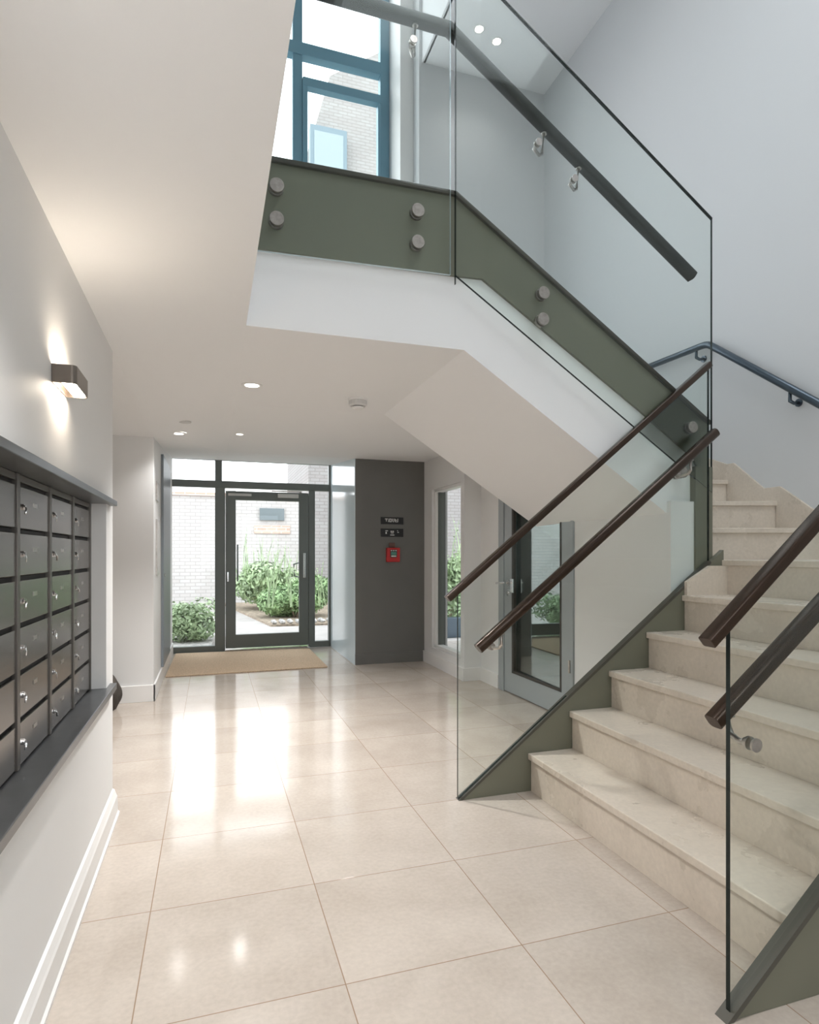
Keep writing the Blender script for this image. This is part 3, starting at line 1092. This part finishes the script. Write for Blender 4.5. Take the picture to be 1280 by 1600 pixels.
def downlight(x, y, label, z=None, on=True, power=None, r=0.048):
    z = ceil_z(x, y) if z is None else z
    t = thing('downlight', label, 'ceiling light', (x, y, z), 'recessed round ceiling downlights')
    bm = B()
    pr = [(r - 0.006, 0.0), (r - 0.006, -0.004), (r, -0.006), (r + 0.012, -0.0045), (r + 0.015, 0.001)]
    S = 36
    R_ = [[bm.verts.new((x + a * math.cos(2 * math.pi * k / S), y + a * math.sin(2 * math.pi * k / S), z + b)) for k in range(S)] for a, b in pr]
    for q in range(len(pr) - 1):
        for k in range(S):
            bm.faces.new((R_[q][k], R_[q][(k + 1) % S], R_[q + 1][(k + 1) % S], R_[q + 1][k]))
    obj('trim_ring', bm, PLW, t, smooth=True)
    bm = B()
    cyl(bm, (x, y, z - 0.0035), (0, 0, 1), r - 0.005, 0.003, 32)
    obj('lens', bm, EMITD if on else OFFL, t)
    if on:
        l = bpy.data.lights.new('downlight_lamp', 'SPOT')
        l.energy = (power or DOWNLIGHT_POWER) * 8
        l.spot_size = math.radians(125)
        l.spot_blend = 1.0
        l.shadow_soft_size = 0.04
        l.color = (1.0, 0.985, 0.97)
        lo = bpy.data.objects.new('downlight_lamp', l)
        COL.objects.link(lo)
        lo.location = (x, y, z - 0.05)
        lo.parent = t
        lo.matrix_parent_inverse = Matrix.Translation(-t.location)
    return t


downlight(0.235, 3.80, 'nearest lit round downlight in the hall ceiling', power=26)
downlight(-0.255, 5.25, 'lit round downlight near the left entrance pillar', power=2.0)
downlight(0.232, 5.38, 'round downlight nearest the entrance door', power=4, r=0.034)
downlight(-0.10, 0.9, 'added fill downlight out of view, over the mailboxes')  # extra lamp out of view, added to brighten the hall
downlight(-0.10, -0.9, 'added fill downlight behind the viewpoint, furthest back')  # second unseen lamp, added as fill from the back of the hall
downlight(2.62, 5.72, 'left of the pair of lit downlights on the high stairwell ceiling', z=6.60, power=0.6)
downlight(2.86, 5.80, 'right of the pair of lit downlights on the high stairwell ceiling', z=6.60, power=0.6)
downlight(2.9, 4.2, 'added downlight out of view on the high ceiling over the half landing', z=6.60, power=0.6)  # unseen lamp added for light above the half landing

zc = ceil_z(0.923, 3.93)
sm = thing('smoke_detector', 'white round smoke detector on the hall ceiling', 'smoke detector', (0.923, 3.93, zc))


def lathe(bm, x, y, z, prof, S=40):
    R_ = [[bm.verts.new((x + a * math.cos(2 * math.pi * k / S), y + a * math.sin(2 * math.pi * k / S), z + b)) for k in range(S)] for a, b in prof]
    for q in range(len(prof) - 1):
        for k in range(S):
            bm.faces.new((R_[q][k], R_[q][(k + 1) % S], R_[q + 1][(k + 1) % S], R_[q + 1][k]))
    bm.faces.new(R_[0]); bm.faces.new(R_[-1])


bm = B(); lathe(bm, 0.923, 3.93, zc, [(0.064, 0.001), (0.064, -0.010), (0.061, -0.012)])
obj('base_plate', bm, PLW, sm)
bm = B(); lathe(bm, 0.923, 3.93, zc, [(0.058, -0.011), (0.057, -0.040), (0.050, -0.048)])
for k in range(24):
    a = 2 * math.pi * k / 24
    box(bm, 0.923 + 0.058 * math.cos(a) - 0.002, 0.923 + 0.058 * math.cos(a) + 0.002, 3.93 + 0.058 * math.sin(a) - 0.002, 3.93 + 0.058 * math.sin(a) + 0.002, zc - 0.037, zc - 0.014)
obj('housing', bm, PLG, sm)
bm = B(); lathe(bm, 0.923, 3.93, zc, [(0.036, -0.047), (0.036, -0.054)])
obj('vent_slot', bm, BLACK, sm)
bm = B(); lathe(bm, 0.923, 3.93, zc, [(0.040, -0.053), (0.038, -0.062), (0.022, -0.068)])
obj('sensor_cap', bm, PLW, sm)

zc = ceil_z(-0.184, 4.80)
bm = B(); lathe(bm, -0.184, 4.80, zc, [(0.045, 0.001), (0.044, -0.007), (0.030, -0.011)])
tag(obj('ceiling_sensor', bm, PLG), 'small flat grey-white disc sensor between the downlights and the left pillar', 'ceiling sensor')

# ------------------------------------------------------------------ signs, call point
def strokes(parent, cells, x0, z0, y, cw, ch, mat=LETT):
    bm = B()
    for (a, b, c, d) in cells:
        box(bm, x0 + a * cw, x0 + c * cw, y - 0.0012, y, z0 + b * ch, z0 + d * ch)
    obj('lettering', bm, mat, parent)


s1 = thing('wall_sign', 'upper black sign with small white lettering on the dark pillar', 'sign', (1.90, 6.44, 1.53))
bm = B(); box(bm, 1.772, 2.030, 6.440, 6.4495, 1.530, 1.608, bev=0.001)
obj('sign_plate', bm, SIGNB, s1)
c = 0.01
# worn, blurred characters, copied stroke by stroke
cells = [(0, 3, 3, 3.8), (1.1, 0.6, 1.9, 3), (3.6, 0, 4.3, 2.2), (3.6, 2.8, 4.4, 3.6), (5, 0, 5.8, 3.8), (5.8, 3, 6.6, 3.8), (5.8, 0, 7.6, 0.7), (7, 0, 7.7, 3.8), (8.4, 0.8, 9.1, 3.8), (9.1, 0, 10.4, 0.8), (10.2, 1, 10.9, 3.8),
         (11.6, 0, 12.4, 3.6), (12.4, 1.6, 13.6, 2.3), (12.4, 0, 14.4, 0.6), (14.4, 0, 15.1, 3.8)]
strokes(s1, cells, 1.818, 1.555, 6.440, c, c)
s2 = thing('wall_sign', 'lower black sign with white pictogram marks, above the red call point', 'sign', (1.90, 6.44, 1.39))
bm = B(); box(bm, 1.772, 2.030, 6.440, 6.4495, 1.392, 1.482, bev=0.001)
obj('sign_plate', bm, SIGNB, s2)
cells = [(0, 5.6, 3.0, 6.4), (0.2, 2.6, 1.6, 4.8), (6, 4.6, 7.6, 6), (8.2, 4.6, 9.8, 6), (6.2, 3.2, 9.6, 3.9), (5.6, 1.0, 10.4, 1.8), (13.6, 5.8, 14.6, 6.6), (13.8, 4.0, 15.6, 4.8)]
strokes(s2, cells, 1.822, 1.398, 6.440, c, c)
cp = thing('fire_call_point', 'red fire alarm call point below the black signs on the dark pillar', 'fire alarm call point', (1.905, 6.43, 1.115))
bm = B(); box(bm, 1.830, 1.978, 6.395, 6.4495, 1.115, 1.271, bev=0.006)
obj('housing', bm, RED, cp)
bm = B(); box(bm, 1.866, 1.942, 6.391, 6.396, 1.165, 1.250, bev=0.001)
f = obj('front_window', bm, SIGNB, cp)
bm = B()
for (a, b, c_, d) in ((0, 7, 1.6, 8.2), (2.6, 7, 4.0, 8.2), (5, 7, 6.6, 8.2), (0.4, 0.4, 6.2, 2.0)):
    box(bm, 1.871 + a * 0.01, 1.871 + c_ * 0.01, 6.3895, 6.391, 1.168 + b * 0.0095, 1.168 + d * 0.0095)
obj('lettering', bm, LETT, f)
bm = B(); box(bm, 1.873, 1.936, 6.3895, 6.391, 1.193, 1.226)
obj('label_panel', bm, GREEN, f)
bm = B(); box(bm, 1.868, 1.93, 6.43, 6.4495, 1.272, 1.325, bev=0.002)
obj('cable_cover', bm, plain('dull_red_cover', rgb((112, 82, 74)), 0.6), cp)

# notices on the side of the left pillar
for (y0, y1, z0, z1, lb) in ((5.58, 5.82, 1.66, 1.82, 'small dark framed notice high on the left pillar side'), (5.58, 5.84, 1.02, 1.50, 'tall dark framed notice on the left pillar side')):
    t = thing('wall_notice', lb, 'notice', (-0.44, (y0 + y1) / 2, z0))
    bm = B(); box(bm, -0.4475, -0.436, y0, y1, z0, z1, bev=0.001)
    obj('notice_frame', bm, STEEL, t)
    bm = B(); box(bm, -0.436, -0.4345, y0 + 0.02, y1 - 0.02, z0 + 0.02, z1 - 0.02)
    obj('notice_sheet', bm, PLG, t)
d3 = sthing('door_3', 'grey flush riser door on the side of the left pillar', 'door', (-0.44, 6.7, 0.14))
bm = B(); box(bm, -0.4475, -0.425, 6.15, 7.15, 0.14, 2.14, bev=0.003)
obj('leaf', bm, plain('blue_grey_door', rgb((128, 136, 142)), 0.4), d3)
bm = B(); cyl(bm, (-0.425, 6.25, 1.0), (1, 0, 0), 0.016, 0.01, 16)
obj('latch', bm, CHROME, d3)

# ------------------------------------------------------------------ mat, bag
bm = B()
prism(bm, [(-0.425, 6.36), (1.175, 6.39), (1.180, 7.70), (-0.405, 7.80)], 'Z', 0.0005, 0.012)
tag(obj('door_mat', bm, COIR, bev=0.004), 'large tan coir mat on the floor inside the entrance door', 'door mat')

bm = B()
bmesh.ops.create_uvsphere(bm, u_segments=24, v_segments=18, radius=1)
for v in bm.verts:
    x, y, z = v.co
    zz = (z + 1) / 2
    lean = -0.07 * zz
    wob = 1 + 0.10 * math.sin(7 * math.atan2(y, x) + 5 * zz) * (1 - zz)
    tp = (1 - 0.40 * zz ** 1.5)
    sx = math.copysign(abs(x) ** 0.7, x)
    sy = math.copysign(abs(y) ** 0.7, y)
    v.co = (sx * 0.15 * tp * wob + lean, sy * 0.11 * tp * wob, 0.34 * zz ** 0.8 if zz > 0.04 else 0)
bg_ = thing('canvas_bag', 'dark slumped canvas bag on the floor against the left entrance pillar', 'bag', (-0.775, 5.18, 0.0))
o = obj('body', bm, CANVAS, None, smooth=True)
o.parent = bg_
bm = B()
sweep(bm, [(-0.06, -0.02, 0.29), (-0.09, -0.05, 0.36), (-0.16, -0.06, 0.39), (-0.22, -0.05, 0.36), (-0.23, -0.02, 0.30)], rrect(0.022, 0.006, 0.002, 2))
o = obj('strap', bm, SEAL, None); o.parent = bg_

# ------------------------------------------------------------------ outdoors
bm = B()
box(bm, -14, 16, 7.93, 40, -0.12, -0.015)
box(bm, 2.47, 16, 5.37, 7.93, -0.12, -0.015)
struct('floor_courtyard', bm, PAVE, label='pale paved courtyard outside the entrance', cat='paving')
bm = B()
box(bm, -12, 3.0, 15.6, 15.9, -0.02, 2.62)
tag(obj('garden_wall', bm, BRICKW), 'low white brick garden wall across the courtyard', 'wall')
bm = B()
box(bm, -12.02, 3.0, 15.55, 15.95, 2.62, 2.70)
tag(obj('wall_coping', bm, BRICKR), 'thin reddish coping on top of the garden wall', 'coping')
hs = thing('white_brick_building', 'tall white brick building across the courtyard, seen through both windows', 'building', (6, 17, 0))
bm = B()
prism(bm, [(2.35, -0.02), (14, -0.02), (14, 15.0), (5.0, 15.0), (2.9, 13.5), (2.35, 11.5)], 'Y', 15.5, 20)
obj('wall', bm, brick_mat('pale_building_brick', (0.34, 0.33, 0.32, 1), (0.31, 0.29, 0.28, 1), (0.25, 0.23, 0.22, 1)), hs)
bm = B()
box(bm, 2.36, 3.30, 15.25, 15.52, 10.15, 12.0)
bw = obj('bay_window', bm, plain('far_frame_bluegrey', (0.14, 0.19, 0.22, 1), 0.5), hs, bev=0.01)
bm = B()
box(bm, 2.46, 3.20, 15.24, 15.26, 10.3, 11.85)
obj('pane', bm, plain('far_pane_pale', (0.24, 0.29, 0.31, 1), 0.2), bw)
for (xa, xb, za, zb) in ((1.15, 1.75, 2.05, 2.35),):
    bm = B(); box(bm, xa, xb, 15.54, 15.62, za, zb)
    t = tag(obj('wall_window', bm, WINDD), 'small dark window high in the white garden wall, right of the door glass', 'window')
bm = B(); box(bm, 1.02, 1.9, 15.57, 15.605, 1.72, 1.92)
tag(obj('brick_patch', bm, BRICKR), 'patch of reddish brick under the small dark window', 'brickwork')
bm = B(); box(bm, -2.25, -1.85, 15.54, 15.62, 2.10, 2.60)
tag(obj('wall_window', bm, WINDD), 'small dark window at the left end of the garden wall', 'window')
bm = B(); box(bm, -2.25, -1.85, 15.57, 15.605, 1.85, 2.09)
tag(obj('brick_patch', bm, BRICKR), 'patch of reddish brick left, under the leftmost dark window', 'brickwork')

def leaf_bush(name, label, cx, cy, rx, ry, hz, n, mat, ls=0.05, lumps=7, group='shrubs in the courtyard', spikes=0):
    t = thing(name, label, 'shrub', (cx, cy, -0.015), group)
    rnd = random.Random(hash((round(cx * 100), n)) & 0xffff)
    bm = B()
    L_ = [(rnd.uniform(-.55, .55) * rx, rnd.uniform(-.55, .55) * ry, rnd.uniform(.30, .72) * hz, rnd.uniform(.38, .62)) for _ in range(lumps)]
    for _ in range(n):
        lx, ly, lz, lr = rnd.choice(L_)
        d = Vector((rnd.gauss(0, 1), rnd.gauss(0, 1), rnd.gauss(0, 1))).normalized()
        k = lr * rnd.uniform(0.72, 1.0)
        p = Vector((lx + d.x * rx * k, ly + d.y * ry * k, max(0.02, lz + d.z * hz * 0.62 * k)))
        nrm = (d + Vector((rnd.uniform(-.6, .6), rnd.uniform(-.6, .6), rnd.uniform(-.2, .9)))).normalized()
        a = nrm.orthogonal().normalized()
        a = Matrix.Rotation(rnd.uniform(0, 6.28), 3, nrm) @ a
        b = nrm.cross(a)
        s = ls * rnd.uniform(0.6, 1.3)
        vs = [bm.verts.new(p + a * s), bm.verts.new(p + b * s * 0.45 + nrm * s * 0.12), bm.verts.new(p - a * s), bm.verts.new(p - b * s * 0.45 + nrm * s * 0.12)]
        bm.faces.new(vs)
    me = bpy.data.meshes.new('foliage'); bm.to_mesh(me); bm.free(); me.materials.append(mat)
    o = bpy.data.objects.new('foliage', me); COL.objects.link(o); o.parent = t
    bm = B()
    for q in range(5):
        a = q * 1.256
        sweep(bm, [(0.03 * math.cos(a), 0.03 * math.sin(a), -0.0), (0.25 * rx * math.cos(a), 0.25 * ry * math.sin(a), 0.5 * hz)], circ(0.014, 6))
    o = obj('stem', bm, SOIL, None); o.parent = t
    if spikes:
        bm = B()
        for _ in range(spikes):
            x, y = rnd.uniform(-.8, .8) * rx, rnd.uniform(-.6, .6) * ry
            hh = rnd.uniform(0.9, 1.55) * hz
            dx, dy = rnd.uniform(-.3, .3), rnd.uniform(-.2, .2)
            p0 = Vector((x, y, 0.3 * hz)); p1 = Vector((x + dx * .5, y + dy * .5, 0.75 * hh)); p2 = Vector((x + dx, y + dy, hh))
            w = Vector((0.012, 0, 0))
            v = [bm.verts.new(q) for q in (p0 - w, p0 + w, p1 + w * .7, p1 - w * .7, p2)]
            bm.faces.new((v[0], v[1], v[2], v[3])); bm.faces.new((v[3], v[2], v[4]))
            for _k in range(6):
                q = p1.lerp(p2, rnd.random()); s = 0.035
                e = Vector((rnd.uniform(-1, 1), rnd.uniform(-1, 1), rnd.uniform(0, 1))).normalized() * s
                f_ = Vector((-e.z, e.x, e.y)) * 0.4
                vv = [bm.verts.new(z) for z in (q, q + e * .5 + f_, q + e, q + e * .5 - f_)]
                bm.faces.new(vv)
        me = bpy.data.meshes.new('tall_stems'); bm.to_mesh(me); bm.free(); me.materials.append(LEAF2)
        o = bpy.data.objects.new('tall_stems', me); COL.objects.link(o); o.parent = t
    return t


bm = B()
box(bm, 2.7, 4.6, 8.20, 8.34, -0.015, 0.28, bev=0.01)
tag(obj('planter_wall', bm, SLATE), 'low slate blue planter edge outside the narrow side window', 'planter')
bm = B()
prism(bm, [(0.95, 10.4), (3.6, 10.2), (3.6, 15.4), (0.25, 15.4)], 'Z', -0.02, 0.02)
tag(obj('planting_bed', bm, SOIL), 'earth bed with stones under the large green shrubs', 'planting bed')
bm = B()
prism(bm, [(-3.5, 8.25), (0.0, 8.25), (0.05, 9.5), (-3.5, 9.5)], 'Z', -0.02, 0.015)
tag(obj('planting_bed', bm, PEBB), 'grey pebble bed left of the entrance path', 'planting bed')
leaf_bush('shrub', 'large bright green shrub seen through the entrance door glass', 1.52, 11.5, 0.78, 0.8, 0.88, 12000, LEAF, 0.038, 9, spikes=25)
leaf_bush('shrub', 'green shrub behind the large one, reaching the garden wall', 1.30, 13.4, 0.9, 0.9, 1.15, 3600, LEAF2, 0.06, 8, spikes=35)
leaf_bush('shrub', 'shrub seen through the narrow side window, behind a low planter', 3.55, 9.0, 0.7, 0.5, 1.25, 4200, LEAF2, 0.045, 9, spikes=40)
leaf_bush('shrub', 'low green shrub outside the left sidelight', -0.27, 9.0, 0.50, 0.45, 0.66, 3800, LEAF2, 0.035, 8)
leaf_bush('shrub', 'low silvery green shrub further left, outside the left sidelight', -1.45, 9.0, 0.5, 0.45, 0.50, 2000, LEAF2, 0.035, 7)
rnd = random.Random(3)
for k in range(16):
    x = 1.02 + (k % 8) * 0.135 + rnd.uniform(-.01, .01); y = 10.48 + (k // 8) * 0.17 + rnd.uniform(-.01, .01)
    bm = B()
    bmesh.ops.create_icosphere(bm, subdivisions=2, radius=rnd.uniform(0.042, 0.058))
    for v in bm.verts:
        v.co *= 1 + rnd.uniform(-0.12, 0.12); v.co.z *= 0.7
    o = obj('stone', bm, PEBB); o.location = (x, y, 0.05)
    tag(o, 'small rounded stone edging the planting bed by the path', 'stone', 'stones edging the planting bed')
